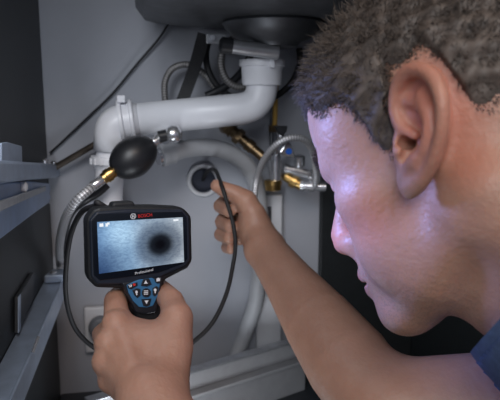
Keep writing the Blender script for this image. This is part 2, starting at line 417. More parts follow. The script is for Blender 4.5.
v = empty('angle_valve', onY(275, 168, YV), 'chrome angle valve with black lever, blue dot cap and brass base nut', 'valve')
q = onY(275.5, 155, YV); q2 = onY(275.5, 180, YV); Lq = (q2-q).length
lathe('valve_body', q, q2, [(0, .0045), (0, .0078), (.006, .0080), (.007, .0105), (.019, .0107), (.020, .0086), (Lq, .0088)], M_chrome, v, n=24)
q = onY(273, 179.5, YV); q2 = onY(273, 192, YV)
lathe('base_nut', q, q2, [(0, .0085), (.001, .0128), (.007, .0132), (.0075, .0118), (.015, .0118), (.0165, .009)], M_brass, v, n=10)
prism('lever', [onY(*p, .822) for p in ((275, 126), (288, 126), (286.5, 132), (282, 137), (278, 132))], (0, .009, 0), M_rubber, v, .0015)
tube('stem', [onY(281, 134, .828), onY(279, 145, .835), onY(276, 157, .84)], .0048, M_chrome, v, samples=10)
a = onY(289, 151.5, .805); bdir = (Vector((a.x-.012, .86, a.z+.008))-a)
prism('cap', [onY(*p, .806) for p in ((287.5, 139), (292, 145), (296.5, 158.5), (287, 157), (279, 153), (283.5, 145.5))], (-.003, .020, .003), M_chrome, v, .0025)
lathe('blue_dot', Vector((a.x, .8062, a.z)), Vector((a.x, 0, a.z)), [(0, .0046), (.0010, .0043), (.0013, .001)], M_blue, v, n=24)

v = empty('brass_elbow_fitting', onY(240, 135, .87), 'aged brass pipe fitting leaning diagonally out of the wall', 'fitting')
a, b = onY(229, 128, .872), onY(264, 158, .852); ax = (b-a).normalized(); Lb = (b-a).length
lathe('brass_body', a, b, [(0, .004), (0, .0095), (.008, .0105), (.0085, .0080), (.013, .0080), (.0135, .0100), (.024, .0100), (.0245, .0075), (.034, .0075), (.035, .0094), (.046, .0092), (.047, .007), (Lb, .007)], M_obrass, v, n=24)
lathe('hex_nut', a+ax*.015, b, [(0, .0118), (.008, .0118)], M_obrass, v, hexa=True)
tube('wall_stub', [onY(229, 129, .874), onY(226, 127, .886), onY(225, 128, YW-.0005)], .0092, M_obrass, v, samples=12)

v = empty('chrome_shutoff_valve', onY(300, 175, .85), 'chrome shutoff valve with small knob and brass couplings beside the white duct', 'valve')
a, b = onY(284, 168, .85), onY(312, 175, .845); Lb = (b-a).length
lathe('valve_body', a, b, [(0, 0.0052), (0, 0.0075), (.007, 0.0078), (.0075, 0.0062), (.014, 0.0065), (.0145, 0.0091), (.026, 0.0091), (.0265, 0.0065), (Lb, 0.0065), (Lb, 0.0026)], M_chrome, v)
a, b = onY(299, 171, .846), onY(299.5, 155, .842); Lb = (b-a).length
lathe('knob', a, b, [(0, 0.0046), (.007, 0.0046), (.008, 0.0078), (.012, 0.0083), (Lb-.002, 0.0081), (Lb, 0.0052)], M_chrome, v, n=20)
a, b = onY(285, 176, .858), onY(302, 186, .85); Lb = (b-a).length
lathe('brass_coupling', a, b, [(0, 0.0052), (0, 0.0072), (.010, 0.0072), (.0105, 0.0101), (.019, 0.0104), (.0195, 0.0078), (Lb, 0.0078)], M_brass, v, n=10)
a, b = onY(300, 186, .848), onY(326, 187, .838); Lb = (b-a).length
lathe('outlet_nut', a, b, [(0, 0.0052), (0, 0.0081), (.005, 0.0083), (.006, 0.0065), (.010, 0.0065), (.011, 0.0088), (.020, 0.0088), (.021, 0.0068), (Lb, 0.0068)], M_chrome, v, n=20)
a, b = onY(309, 170, .846), onY(315, 186, .842)
lathe('side_cap', a, b, [(0, 0.0052), (.001, 0.0081), (.010, 0.0081), (.012, 0.0059), ((b-a).length, .0045)], M_chrome, v, n=6)
tube('wall_pipe', [onY(286, 176, .858), onY(283, 175, .88), onY(283, 175, YW-.0005)], .0055, M_obrass, v, samples=10)
single(tube('braided_supply_hose', [onY(*p) for p in ((252, 232, .80), (253, 212, .805), (254.5, 196, .81), (257, 178, .815), (264, 160, .805), (275, 146, .794), (287, 139, .79), (299, 138, .79), (308, 143, .795), (314, 156, .81), (316, 174, .828), (315, 186, .835))], .0046, M_braid, samples=110, n=18),
       'steel braided supply hose arching over the chrome valves', 'hose')

# white duct below the valves
a, b = onY(257, 195.5, .884), onY(282.5, 195.5, .884)
v = empty('white_duct', (a.x, .86, ZF), 'white plastic pipe duct with dark printed mark below the brass nut', 'duct')
box('cover', a.x, b.x, .884, YW-.001, ZF+.0005, a.z, M_socket, v, .002)
for p0, p1 in (((264, 206.5), (271.5, 209.5)), ((268, 209.5), (271.5, 221)), ((264.5, 212), (267, 218))):
    A, B = onY(*p0, .8838), onY(*p1, .8838)
    prism('printed_mark', [(A.x, .8839, A.z), (B.x, .8839, A.z), (B.x, .8839, B.z), (A.x, .8839, B.z)], (0, -.0003, 0), M_mark, v)
# socket on the wall, low left
a, b = onY(84, 306, YW), onY(117, 349, YW)
v = empty('wall_socket', ((a.x+b.x)/2, YW, b.z), 'white square wall socket with grey plug behind the hand-held display', 'socket')
box('plate', a.x, b.x, YW-.009, YW-.0005, b.z, a.z, M_socket, v, .003)
q = onY(101, 327, YW-.009); lathe('plug', Vector((q.x, YW-.0085, q.z)), Vector((q.x, 0, q.z)), [(0, .0185), (.004, .0185), (.012, .0165), (.014, .013), (.014, .002)], M_sockd, v)
box('plug_grip', q.x-.003, q.x+.003, YW-.030, YW-.022, q.z-.012, q.z+.012, M_sockd, v, .002)
# grey metal drawer side on the cabinet's bottom
A, B = onZ(172, 374, .235), onZ(302, 336.5, .235)
dr = (B-A).normalized(); nn = Vector((dr.y, -dr.x, 0))
v = empty('metal_drawer_side', (A.x, A.y, ZF), 'grey metal drawer side lying slantwise below the bent forearm', 'drawer side')
A2 = A-dr*.12
def rail(name, off0, off1, z0, z1, m, x1=0.0):
    p = [A2+nn*off0, A2+nn*off1, B+dr*x1+nn*off1, B+dr*x1+nn*off0]
    return prism(name, [(q.x, q.y, z0) for q in p], (0, 0, z1-z0), m, v, .0012)
rail('side_wall', .0, .010, ZF+.0005, .2340, M_gside)
rail('top_lip', -.002, .014, .2342, .2375, M_steel)
rail('lower_flange', .0105, .026, .205, .2095, M_gside)

# ------------------------------------------------------------------ drawer runners on the left panel
v = empty('drawer_runner', onX(30, 170, XL), 'upper bluish steel drawer runner with upright tab on the dark panel', 'drawer runner', 'runners on the dark side panel')
XN = XL+.016
def polyX(name, pts, x, t, m, bev=.0012):
    return prism(name, [onX(p[0], p[1], x) for p in pts], (-t, 0, 0), m, v, bev)
polyX('runner_bracket', [(60, 164), (60.5, 176), (57, 178), (30, 180), (0, 184), (-40, 190), (-80, 196), (-80, 152), (-40, 156), (0, 160), (30, 162)], XN, .014, M_runner, .003)
polyX('upright_tab', [(22, 146), (22.5, 164), (2, 162), (2, 143), (8, 142)], XN-.003, .004, M_runner, .001)
polyX('lower_channel', [(50, 183), (51, 202), (38, 211), (0, 240), (-60, 290), (-60, 195), (0, 183), (30, 181)], XN-.006, .009, M_reflsteel, .002)
polyX('inner_slide', [(46, 186), (46, 191), (0, 212), (-60, 240), (-60, 226), (0, 201)], XN-.001, .003, M_steel, .001)
for py in (193.5, 201.5):
    q = onX(50, py, XN-.006); lathe('catch_tip', q, q+Vector((0, 1, -.1)), [(-.002, .003), (.004, .0022), (.011, .0004)], M_steel, v, n=10)
for px, py in ((45, 160.5), (54, 162.5)):
    q = onX(px, py, XN-.006); lathe('screw', q, q+Vector((0, 0, 1)), [(-.004, .0045), (.001, .0045), (.0025, .003)], M_chrome, v, n=14)
q = onX(22, 187, XN-.006); lathe('rivet', q, q+Vector((1, 0, 0)), [(-.001, .006), (.004, .0055), (.0055, .003)], M_socket, v, n=18)

v = empty('drawer_runner', onX(50, 272, XL), 'lower bluish steel drawer runner with hooked end bracket on the dark panel', 'drawer runner', 'runners on the dark side panel')
q = onX(65, 279, XL+.027); zt = q.z; y1 = q.y
box('channel', XL+.0005, XL+.024, YF+.01, y1, zt-.018, zt, M_runner, v, .0012)
box('outer_lip', XL+.024, XL+.027, YF+.01, y1-.004, zt-.022, zt+.0035, M_runner, v, .001)
box('under_rail', XL+.0005, XL+.020, YF+.01, y1-.012, zt-.040, zt-.0185, M_dark2, v, .001)
prism('end_bracket', [(XL+.003, y1-.020, zt+.001), (XL+.028, y1-.020, zt+.001), (XL+.028, y1+.010, zt+.001), (XL+.010, y1+.010, zt+.001)], (0, 0, .011), M_runner, v, .002)
q = Vector((XL+.014, y1-.010, zt+.0115)); lathe('screw', q, q+Vector((0, 0, 1)), [(-.001, .005), (.0015, .005), (.003, .003)], M_chrome, v, n=16)
prism('slot_cover', [onX(p[0], p[1], XL+.0275) for p in ((31, 352), (37, 336), (39, 337), (33, 353))], (.001, 0, 0), M_chrome, v)
v = empty('panel_catch', onX(25, 300, XL), 'thin upright steel catch plate fixed to the dark panel', 'catch plate')
polyX('catch_plate', [(19, 297), (34, 272), (33, 301), (19, 333)], XL+.005, .0047, M_dark2, .001)
polyX('catch_edge', [(19, 297), (21, 294), (21, 328), (19, 333)], XL+.0062, .0012, M_runner, 0)

# ------------------------------------------------------------------ inspection display (device frame: x right, y away, z up)
def Rm(a, b, c_):
    return Matrix.Rotation(a, 3, 'Z') @ Matrix.Rotation(b, 3, 'X') @ Matrix.Rotation(c_, 3, 'Y')
DR = CM @ Rm(R(27.3), R(5.5), R(-3.6)); DC = cv(-.0949, .5277, -.0385)
def dl(x, y, z): return DC + DR @ Vector((x, y, z))
DRi = DR.transposed()
def dpix(px, py, y=0.0):                    # pixel -> point in the device's face plane
    r = DRi @ ray(px, py); o_ = DRi @ (CAM-DC); t = (y-o_.y)/r.y; q = o_+r*t; return (q.x, q.z)
DY = DR @ Vector((0, 1, 0))
dev = empty('inspection_camera', dl(0, .01, -.07), 'hand-held navy inspection display with blue keypad and glowing screen', 'inspection camera')
def dprism(name, pts, y0, y1, m, parent, bev=0., seg=3):
    return prism(name, [dl(x, y0, z) for x, z in pts], DY*(y1-y0), m, parent, bev, seg=seg)
outer = [dpix(*p) for p in ((87, 219.5), (94, 210), (100, 207.6), (126, 206.3), (154, 205.8), (183, 207.3), (192, 216), (193, 261), (188.5, 268.5), (167, 279.5), (161, 287), (127, 291), (122, 289), (96, 288), (88.5, 279))]
dprism('bumper', outer, .000, .019, M_bump, dev, .0035)
inner = [dpix(*p, -.003) for p in ((90, 220), (96.5, 212), (126, 209.6), (182, 209.8), (188.8, 216.5), (189.7, 259.5), (185.5, 265), (160, 277), (126, 284), (98, 284.5), (91.5, 277))]
dprism('face_shell', inner, -.004, .004, M_case, dev, .0015)
bez = [dpix(*p, -.0042) for p in ((91.5, 220.5), (97.5, 214), (182, 211.5), (186.5, 217), (187.3, 259), (183, 263.5), (158, 273), (100, 280.5), (93.5, 275))]
dprism('bezel', bez, -.0048, -.003, M_bezel, dev, .0005)
# handle
hl = [(-.0145, -.036), (.021, -.034), (.0170, -.060), (.0135, -.085), (.012, -.12), (.010, -.145), (-.010, -.145), (-.009, -.12), (-.008, -.085), (-.0095, -.060)]
dprism('handle', hl, .000, .030, M_bump, dev, .005)
# trigger-side rib on the back and cable socket on top
dprism('cable_boss', [(-.026, .030), (-.002, .030), (-.005, .0375), (-.023, .0375)], .004, .018, M_bump, dev, .002)
# screen
sc_pts = [dpix(*p, -.005) for p in ((97, 222), (182.6, 217.2), (184, 262), (99, 273.8))]
M_screen = bpy.data.materials.new('display_image'); M_screen.use_nodes = True
nt = M_screen.node_tree; bs = nt.nodes['Principled BSDF']; bs.inputs['Base Color'].default_value = (.004, .004, .006, 1); bs.inputs['Roughness'].default_value = .25; bs.inputs['Specular IOR Level'].default_value = .15
uvn = nt.nodes.new('ShaderNodeUVMap')
def node(t, **k):
    n = nt.nodes.new(t)
    for a_, b_ in k.items(): setattr(n, a_, b_)
    return n
def dist_to(u, v_, su, sv):
    mp = node('ShaderNodeMapping'); mp.inputs['Location'].default_value = (-u*su, -v_*sv, 0); mp.inputs['Scale'].default_value = (su, sv, 1)
    nt.links.new(uvn.outputs[0], mp.inputs['Vector']); ln = node('ShaderNodeVectorMath', operation='LENGTH'); nt.links.new(mp.outputs[0], ln.inputs[0]); return ln.outputs['Value']
def ramp(val, stops):
    r_ = node('ShaderNodeValToRGB'); r_.color_ramp.interpolation = 'EASE'
    el = r_.color_ramp.elements
    while len(el) < len(stops): el.new(.5)
    for e, (p_, c_) in zip(el, stops): e.position = p_; e.color = (*c_, 1)
    nt.links.new(val, r_.inputs['Fac']); return r_.outputs['Color']
def mul(a_, b_):
    m_ = node('ShaderNodeMix', data_type='RGBA', blend_type='MULTIPLY'); m_.inputs[0].default_value = 1
    nt.links.new(a_, m_.inputs[6]); nt.links.new(b_, m_.inputs[7]); return m_.outputs[2]
sx = node('ShaderNodeSeparateXYZ'); nt.links.new(uvn.outputs[0], sx.inputs[0])
basec = ramp(sx.outputs[0], [(0, (.11, .21, .38)), (.30, (.20, .33, .50)), (.62, (.28, .36, .46)), (1, (.36, .41, .47))])
spot = ramp(dist_to(.715, .46, 1.75, 1.05), [(.05, (.002, .002, .003)), (.17, (.02, .022, .026)), (.36, (.40, .42, .46)), (.62, (1, 1, 1))])
glow = ramp(dist_to(.22, .78, 1.3, 1.0), [(0, (2.1, 1.9, 1.65)), (.45, (1, 1, 1))])
corner = ramp(dist_to(.0, -.05, 1.5, 1.0), [(0, (.22, .27, .38)), (.75, (1, 1, 1))])
wv = node('ShaderNodeTexNoise'); wv.inputs['Scale'].default_value = 11; wv.inputs['Detail'].default_value = 6; wv.inputs['Distortion'].default_value = 1.2
mp = node('ShaderNodeMapping'); mp.inputs['Scale'].default_value = (1.6, 2.0, 1); mp.inputs['Rotation'].default_value = (0, 0, .6); nt.links.new(uvn.outputs[0], mp.inputs['Vector']); nt.links.new(mp.outputs[0], wv.inputs['Vector'])
streak = ramp(wv.outputs['Fac'], [(.35, (.82, .84, .88)), (.62, (1.12, 1.12, 1.1))])
img = mul(mul(mul(mul(basec, spot), glow), corner), streak)
nt.links.new(img, bs.inputs['Emission Color']); bs.inputs['Emission Strength'].default_value = .98
pts = [dl(x, -.0052, z) for x, z in sc_pts]
scr = mesh_obj('screen', pts, [(3, 2, 1, 0)], M_screen, dev, False, uv=[(0, 0), (1, 0), (1, 1), (0, 1)])
M_osd = emit_mat('screen_icon', (.85, .9, .95), .75)
def dquad(name, p0, p1, y, m, parent):
    (x0, z0), (x1, z1) = dpix(*p0, y), dpix(*p1, y)
    return dprism(name, [(x0, z0), (x1, z0), (x1, z1), (x0, z1)], y, y+.0003, m, parent)
dquad('status_icon', (99.5, 223.6), (103.5, 226.6), -.0056, M_osd, scr)
dquad('status_icon', (105.5, 223.4), (108, 226.4), -.0056, M_osd, scr)
dquad('status_icon', (107.4, 222.6), (109.6, 224.6), -.0056, M_osd, scr)
dquad('status_icon', (173.5, 219.4), (178.5, 220.8), -.0056, M_osd, scr)
# lettering
def text(name, body, center, width, y, m, parent, bold=0.0, ang=0.0):
    cu = bpy.data.curves.new(name, 'FONT'); cu.body = body; cu.align_x = 'CENTER'; cu.align_y = 'CENTER'; cu.extrude = 0.0; cu.offset = bold
    to = bpy.data.objects.new(name, cu); me = bpy.data.meshes.new_from_object(to); bpy.data.objects.remove(to)
    co = np.array([v_.co[:] for v_ in me.vertices]); wd = co[:, 0].max()-co[:, 0].min(); s_ = width/wd
    mid = (co.max(0)+co.min(0))/2
    ca, sa = math.cos(ang), math.sin(ang)
    for v_ in me.vertices:
        x_, z_ = (v_.co.x-mid[0])*s_, (v_.co.y-mid[1])*s_
        v_.co = dl(center[0]+x_*ca-z_*sa, y, center[1]+x_*sa+z_*ca)
    me.materials.append(m); o_ = bpy.data.objects.new(name, me); COL.objects.link(o_); o_.parent = parent; o_.matrix_parent_inverse = parent_inv(parent)
    return o_
lc = dpix(145.2, 215.4, -.0052); text('maker_lettering', 'BOSCH', lc, .0126, -.0052, M_red, dev, .006, R(2))
pc = dpix(144.2, 271.4, -.0052); text('lower_lettering', 'Professional', pc, .0163, -.0052, M_icon, dev, 0.0, R(6))
ec = dpix(133.2, 216.2, -.0052)
def dring(name, c_, r0, r1, y, m, parent, n=24):
    V = []; Fc = []
    for k in range(n):
        a_ = 2*math.pi*k/n
        V += [dl(c_[0]+r0*math.cos(a_), y, c_[1]+r0*math.sin(a_)), dl(c_[0]+r1*math.cos(a_), y, c_[1]+r1*math.sin(a_))]
    for k in range(n): k2 = (k+1) % n; Fc.append((2*k, 2*k+1, 2*k2+1, 2*k2))
    return mesh_obj(name, V, Fc, m, parent, False)
em = dring('emblem', ec, .0020, .0025, -.0052, M_icon, dev)
for x0, x1, z0, z1 in ((-.0011, -.0006, -.0016, .0016), (.0006, .0011, -.0016, .0016), (-.0006, .0006, -.0003, .0003)):
    dprism('emblem_bar', [(ec[0]+x0, ec[1]+z0), (ec[0]+x1, ec[1]+z0), (ec[0]+x1, ec[1]+z1), (ec[0]+x0, ec[1]+z1)], -.0052, -.0050, M_icon, em)
# keypad: black neck plate, blue field, buttons with symbols
KY = -.0050
def dp(px, py): return dpix(px, py, KY)
dprism('neck_plate', [dp(*p) for p in ((122, 283), (163, 276.5), (160.5, 291), (156.5, 312.5), (147, 314.5), (136, 313), (127, 295))], KY, .010, M_btn, dev, .0015)
KB = KY-.0007
kf = dprism('blue_field', [dp(*p) for p in ((126.5, 285), (135, 281), (139, 279.6), (152, 277.8), (158, 281), (160, 283.5), (157.5, 296), (153, 305.5), (147, 307.5), (139, 307), (133, 301), (128.5, 293))], KB, KY+.0005, M_keys, dev, .0008)
def key(pts, bev=.0005): return dprism('button', [dp(*p) for p in pts], KB-.0010, KB+.0005, M_btn, dev, bev)
def rnd(cx, cy, rx, ry, n=14): return [(cx+rx*math.cos(2*math.pi*k/n), cy+ry*math.sin(2*math.pi*k/n)) for k in range(n)]
KI = KB-.0012
def icon(pts, parent, m=None): return dprism('symbol', [dpix(*p, KI) for p in pts], KI, KI+.0002, m or M_icon, parent)
kx, ky = 146, 292.5
b_ = key(rnd(kx, ky, 4.6, 4.6))
for j in (-1.6, 0, 1.6): icon([(kx-2.1, ky+j-.4+.1), (kx+2.1, ky+j-.4-.1), (kx+2.1, ky+j+.4-.1), (kx-2.1, ky+j+.4+.1)], b_)
b_ = key([(140.5, 285.5), (142.8, 279), (148.6, 278.2), (151.5, 284.3), (146, 286.3)])
icon([(145.8, 280.2), (147.9, 283.5), (143.9, 283.9)], b_)
b_ = key([(141, 299), (146.3, 298.6), (151, 298.2), (149.3, 305.2), (146, 306.5), (143, 305.5)])
icon([(144.4, 300.6), (148.6, 300.4), (146.6, 304)], b_)
b_ = key([(132, 290), (136, 287.8), (140, 288.8), (140, 295.3), (137, 297.8), (134, 295)])
icon(rnd(136.6, 292, 1.3, 1.5, 10), b_); icon([(136, 293.5), (137.3, 293.3), (137.2, 295.3), (136.2, 295.3)], b_)
b_ = key([(152.2, 288), (156, 285.6), (158.3, 287.5), (157.2, 293.6), (154, 296.3), (152.2, 294)])
icon(rnd(155.2, 290, 1.4, 1.5, 10), b_); icon([(154.6, 291.5), (155.8, 291.3), (155.7, 293.3), (154.7, 293.3)], b_)
b_ = key([(127, 284.8), (137, 282), (137.3, 285.2), (131, 289), (128, 288)])
icon([(128.6, 285.2), (131.6, 284.5), (132.2, 285.8), (131.4, 286.9), (129, 287.2), (129, 286.5), (131, 286.1), (131.1, 285.4), (128.7, 285.9)], b_)
icon(rnd(134.3, 284.6, 1.35, 1.4, 12), b_, M_red)
b_ = key([(154, 278.4), (161.2, 277.4), (160.6, 282.6), (157, 283.4), (154.6, 281.6)])
icon([(156.4, 278.8), (157.4, 278.6), (157.8, 277.9), (158.8, 277.8), (159, 278.4), (160.2, 278.2), (160, 281), (156.5, 281.5)], b_)
# probe cable leaving the housing, looping to the right hand and into the wall opening
cp = [(dl(-.024, .016, .030)), dl(-.034, .016, .037), P(96, 205.5, .538), P(84, 210, .55), P(76, 221, .565), P(70, 238, .59), P(66.5, 262, .615), P(65.5, 290, .635), P(70, 316, .65), P(80, 335, .66), P(100, 351, .665), P(130, 362, .67), P(165, 360, .675), P(192, 343, .685), P(213, 322, .695), P(227, 292, .712), P(233.5, 262, .728), P(235.3, 248, .730), P(235, 236, .731), P(232, 219, .733), P(227.5, 204, .735), P(222.5, 188, .738), P(218.5, 177, .765), P(215, 170.5, .81), P(209, 170, .86), P(204.5, 176, .895), onY(203, 180, YW-.003)]
cb = tube('probe_cable', cp, .0026, M_cable, dev, samples=210, n=14)

# ------------------------------------------------------------------ signed-distance sculpting for the person
class Sculpt:
    def __init__(s): s.p = []
    def chain(s, pts, rad, k=.004, sub=False):
        s.p.append(('c', np.array([tuple(q) for q in pts], float), np.array(rad, float), k, sub)); return s
    def ell(s, c_, r_, rot=None, k=.01, sub=False):
        s.p.append(('e', np.array(tuple(c_), float), np.array(r_, float), k, sub, np.eye(3) if rot is None else np.array(rot, float))); return s
    def plane(s, c_, n_, k=.002):           # removes the side n points to
        n_ = np.array(tuple(n_), float); s.p.append(('p', np.array(tuple(c_), float), n_/np.linalg.norm(n_), k, True)); return s
    @staticmethod
    def one(p, X):
        if p[0] == 'c':
            pts, rad = p[1], p[2]; d = None
            if len(pts) == 1: return np.linalg.norm(X-pts[0], axis=1)-rad[0]
            for i in range(len(pts)-1):
                a, b = pts[i], pts[i+1]; ab = b-a; t = np.clip(((X-a)@ab)/(ab@ab), 0, 1)
                q = np.linalg.norm(X-a-t[:, None]*ab, axis=1)-(rad[i]+t*(rad[i+1]-rad[i]))
                d = q if d is None else np.minimum(d, q)
            return d
        if p[0] == 'e':
            q = (X-p[1])@p[5]; k0 = np.linalg.norm(q/p[2], axis=1); k1 = np.linalg.norm(q/p[2]**2, axis=1)+1e-9
            return np.where(k0 < 1e-3, -p[2].min(), k0*(k0-1)/k1)
        return -((X-p[1])@p[2])
    @staticmethod
    def smin(a, b, k):
        h_ = np.maximum(k-np.abs(a-b), 0)/k; return np.minimum(a, b)-h_*h_*k*.25
    def eval(s, X, idx=None):
        d = np.full(len(X), 1.0)
        for i in (range(len(s.p)) if idx is None else idx):
            p = s.p[i]; q = s.one(p, X)
            d = -s.smin(-d, q, p[3]) if p[4] else s.smin(d, q, p[3])
        return d
    def mesh(s, vox, B=14):
        S = B*vox; cand = set()
        for p in s.p:
            if p[4]: continue
            if p[0] == 'c':
                segs = [(np.minimum(p[1][i]-p[2][i], p[1][i+1]-p[2][i+1]), np.maximum(p[1][i]+p[2][i], p[1][i+1]+p[2][i+1])) for i in range(len(p[1])-1)] if len(p[1]) > 1 else [(p[1][0]-p[2][0], p[1][0]+p[2][0])]
            else: m_ = p[2].max(); segs = [(p[1]-m_, p[1]+m_)]
            for lo, hi in segs:
                lo = np.floor((lo-p[3])/S).astype(int); hi = np.floor((hi+p[3])/S).astype(int)
                for i in range(lo[0], hi[0]+1):
                    for j in range(lo[1], hi[1]+1):
                        for k in range(lo[2], hi[2]+1): cand.add((i, j, k))
        C_ = np.array(sorted(cand)); cen = (C_+.5)*S; half = S*.87
        D = np.stack([s.one(p, cen) for p in s.p], 1)
        K = np.array([p[3] for p in s.p])
        act = D < (half*1.9+2.5*K+2*vox)[None, :]
        g = np.arange(B+1); G = np.stack(np.meshgrid(g, g, g, indexing='ij'), -1).reshape(-1, 3)
        OFF = 1 << 20
        key = lambda c_: ((c_[..., 0]+OFF) << 42) | ((c_[..., 1]+OFF) << 21) | (c_[..., 2]+OFF)
        keys = []; verts = []; quads = []
        corners = np.array([(i, j, k) for i in (0, 1) for j in (0, 1) for k in (0, 1)])
        edges = [(a, b) for a in range(8) for b in range(a+1, 8) if np.abs(corners[a]-corners[b]).sum() == 1]
        for bi in range(len(C_)):
            idx = np.nonzero(act[bi])[0]
            if not len(idx): continue
            base = C_[bi]*B
            dc = s.eval(cen[bi:bi+1], idx)[0]
            if abs(dc) > half*2.2: continue
            d = s.eval((G+base)*vox, idx).reshape(B+1, B+1, B+1); sg = d < 0
            if sg.all() or not sg.any(): continue
            cs = np.stack([d[i:B+i, j:B+j, k:B+k] for i, j, k in corners], -1); cg = cs < 0
            on = np.argwhere(cg.any(-1) & ~cg.all(-1))
            if len(on):
                dv_ = cs[on[:, 0], on[:, 1], on[:, 2]]; acc = np.zeros((len(on), 3)); cnt = np.zeros(len(on))
                for a, b in edges:
                    da, db = dv_[:, a], dv_[:, b]; mk = (da < 0) != (db < 0)
                    t = np.where(mk, da/np.where(mk, da-db, 1), 0)
                    acc += mk[:, None]*(corners[a]+t[:, None]*(corners[b]-corners[a])); cnt += mk
                verts.append((on+base+acc/cnt[:, None])*vox); keys.append(key(on+base))
            for ax_ in range(3):
                sl = [slice(0, B)]*3; s2 = list(sl); s2[ax_] = slice(1, B+1)
                ch = np.argwhere(sg[tuple(sl)] != sg[tuple(s2)])
                if not len(ch): continue
                ins = sg[tuple(sl)][ch[:, 0], ch[:, 1], ch[:, 2]]
                u_, v_ = (ax_+1) % 3, (ax_+2) % 3; eu = np.eye(3, dtype=int)[u_]; ev = np.eye(3, dtype=int)[v_]; q = ch+base
                Q = np.stack([key(q-eu-ev), key(q-ev), key(q), key(q-eu)], 1)
                Q[~ins] = Q[~ins][:, ::-1]; quads.append(Q)
        kk = np.concatenate(keys); V = np.concatenate(verts); o_ = np.argsort(kk); kk = kk[o_]; V = V[o_]
        Q = np.concatenate(quads); I = np.clip(np.searchsorted(kk, Q), 0, len(kk)-1); ok = (kk[I] == Q).all(1)
        return V, I[ok]
def np_mesh(name, V, Q, m, parent=None):
    me = bpy.data.meshes.new(name); me.vertices.add(len(V)); me.vertices.foreach_set('co', np.asarray(V, np.float32).ravel())
    n = Q.shape[1]; me.loops.add(Q.size); me.loops.foreach_set('vertex_index', Q.astype(np.int32).ravel())
    me.polygons.add(len(Q)); me.polygons.foreach_set('loop_start', np.arange(len(Q), dtype=np.int32)*n); me.polygons.foreach_set('loop_total', np.full(len(Q), n, np.int32))
    me.polygons.foreach_set('use_smooth', np.ones(len(Q), bool)); me.update(calc_edges=True); me.materials.append(m)
    o_ = bpy.data.objects.new(name, me); COL.objects.link(o_)
    if parent: o_.parent = parent; o_.matrix_parent_inverse = parent_inv(parent)
    return o_

# ------------------------------------------------------------------ the person
HR = CM @ Rm(R(53.5), R(-23.0), R(-3.1)); HC = cv(.1560, .449, .042)      # head frame: x right, y face, z up
HRn = np.array(HR)
def hd(x, y, z): return HC + HR @ Vector((x, y, z))
S = Sculpt()
def he(c_, r_, k=.012, sub=False, rot=None):
    r0 = HRn if rot is None else HRn@np.array(rot); S.ell(hd(*c_), r_, r0, k, sub)
def hcn(pts, rad, k=.008, sub=False): S.chain([hd(*p) for p in pts], rad, k, sub)
he((0, -.008, .043), (.076, .100, .086))
he((0, .045, .045), (.064, .052, .058), .03)
he((0, .040, -.025), (.060, .056, .070), .03)
hcn([(-.056, .004, -.058), (-.040, .045, -.085), (-.018, .078, -.102)], [.017, .017, .016], .028)
hcn([(.056, .004, -.058), (.040, .045, -.085), (.018, .078, -.102)], [.017, .017, .016], .028)
he((0, .091, -.101), (.024, .019, .018), .022)
for sgn in (-1, 1):
    he((sgn*.048, .062, -.014), (.020, .024, .018), .022)
    he((sgn*.040, .062, -.055), (.020, .028, .030), .022)
    he((sgn*.033, .099, .003), (.016, .012, .012), .014, True)
    he((sgn*.031, .0800, .002), (.0140, .0140, .0140), .003)
    he((sgn*.031, .0945, .0005), (.0105, .0060, .0026), .002, True)
    he((sgn*.0135, .105, -.038), (.0085, .0105, .0085), .007)
    he((sgn*.0120, .1070, -.0455), (.0052, .0068, .0046), .002, True)
    he((sgn*.055, .055, .032), (.012, .020, .022), .02)
hcn([(-.044, .076, .022), (-.018, .093, .021), (0, .094, .020), (.018, .093, .021), (.044, .076, .022)], [.010, .010, .009, .010, .010], .014)
hcn([(0, .093, .014), (0, .105, -.008), (0, .117, -.028), (0, .1165, -.034)], [.0075, .0085, .0105, .0115], .012)
he((0, .089, -.066), (.030, .022, .026), .018)
hcn([(-.023, .095, -.070), (-.008, .1090, -.0655), (0, .1085, -.0665), (.008, .1090, -.0655), (.023, .095, -.070)], [.003, .0052, .005, .0052, .003], .006)
hcn([(-.022, .094, -.073), (-.008, .1065, -.0785), (.008, .1065, -.0785), (.022, .094, -.073)], [.003, .0058, .0058, .003], .006)
hcn([(-.024, .1015, -.0722), (0, .1155, -.0718), (.024, .1015, -.0722)], [.0010, .0014, .0010], .003, True)
# neck and its tendons
NB = hd(0, -.090, -.195)
S.chain([hd(0, -.030, -.02), hd(0, -.052, -.10), NB], [.062, .062, .068], .03)
S.chain([hd(0, .035, -.078), hd(0, -.005, -.110), hd(0, -.050, -.185)], [.032, .046, .058], .03)
S.chain([hd(-.060, -.022, -.045), hd(-.045, -.035, -.12), hd(-.018, -.02, -.195)], [.016, .015, .013], .03)
S.chain([hd(.060, -.022, -.045), hd(.045, -.035, -.12), hd(.018, -.02, -.195)], [.016, .015, .013], .03)
he((0, .012, -.120), (.016, .018, .020), .03)
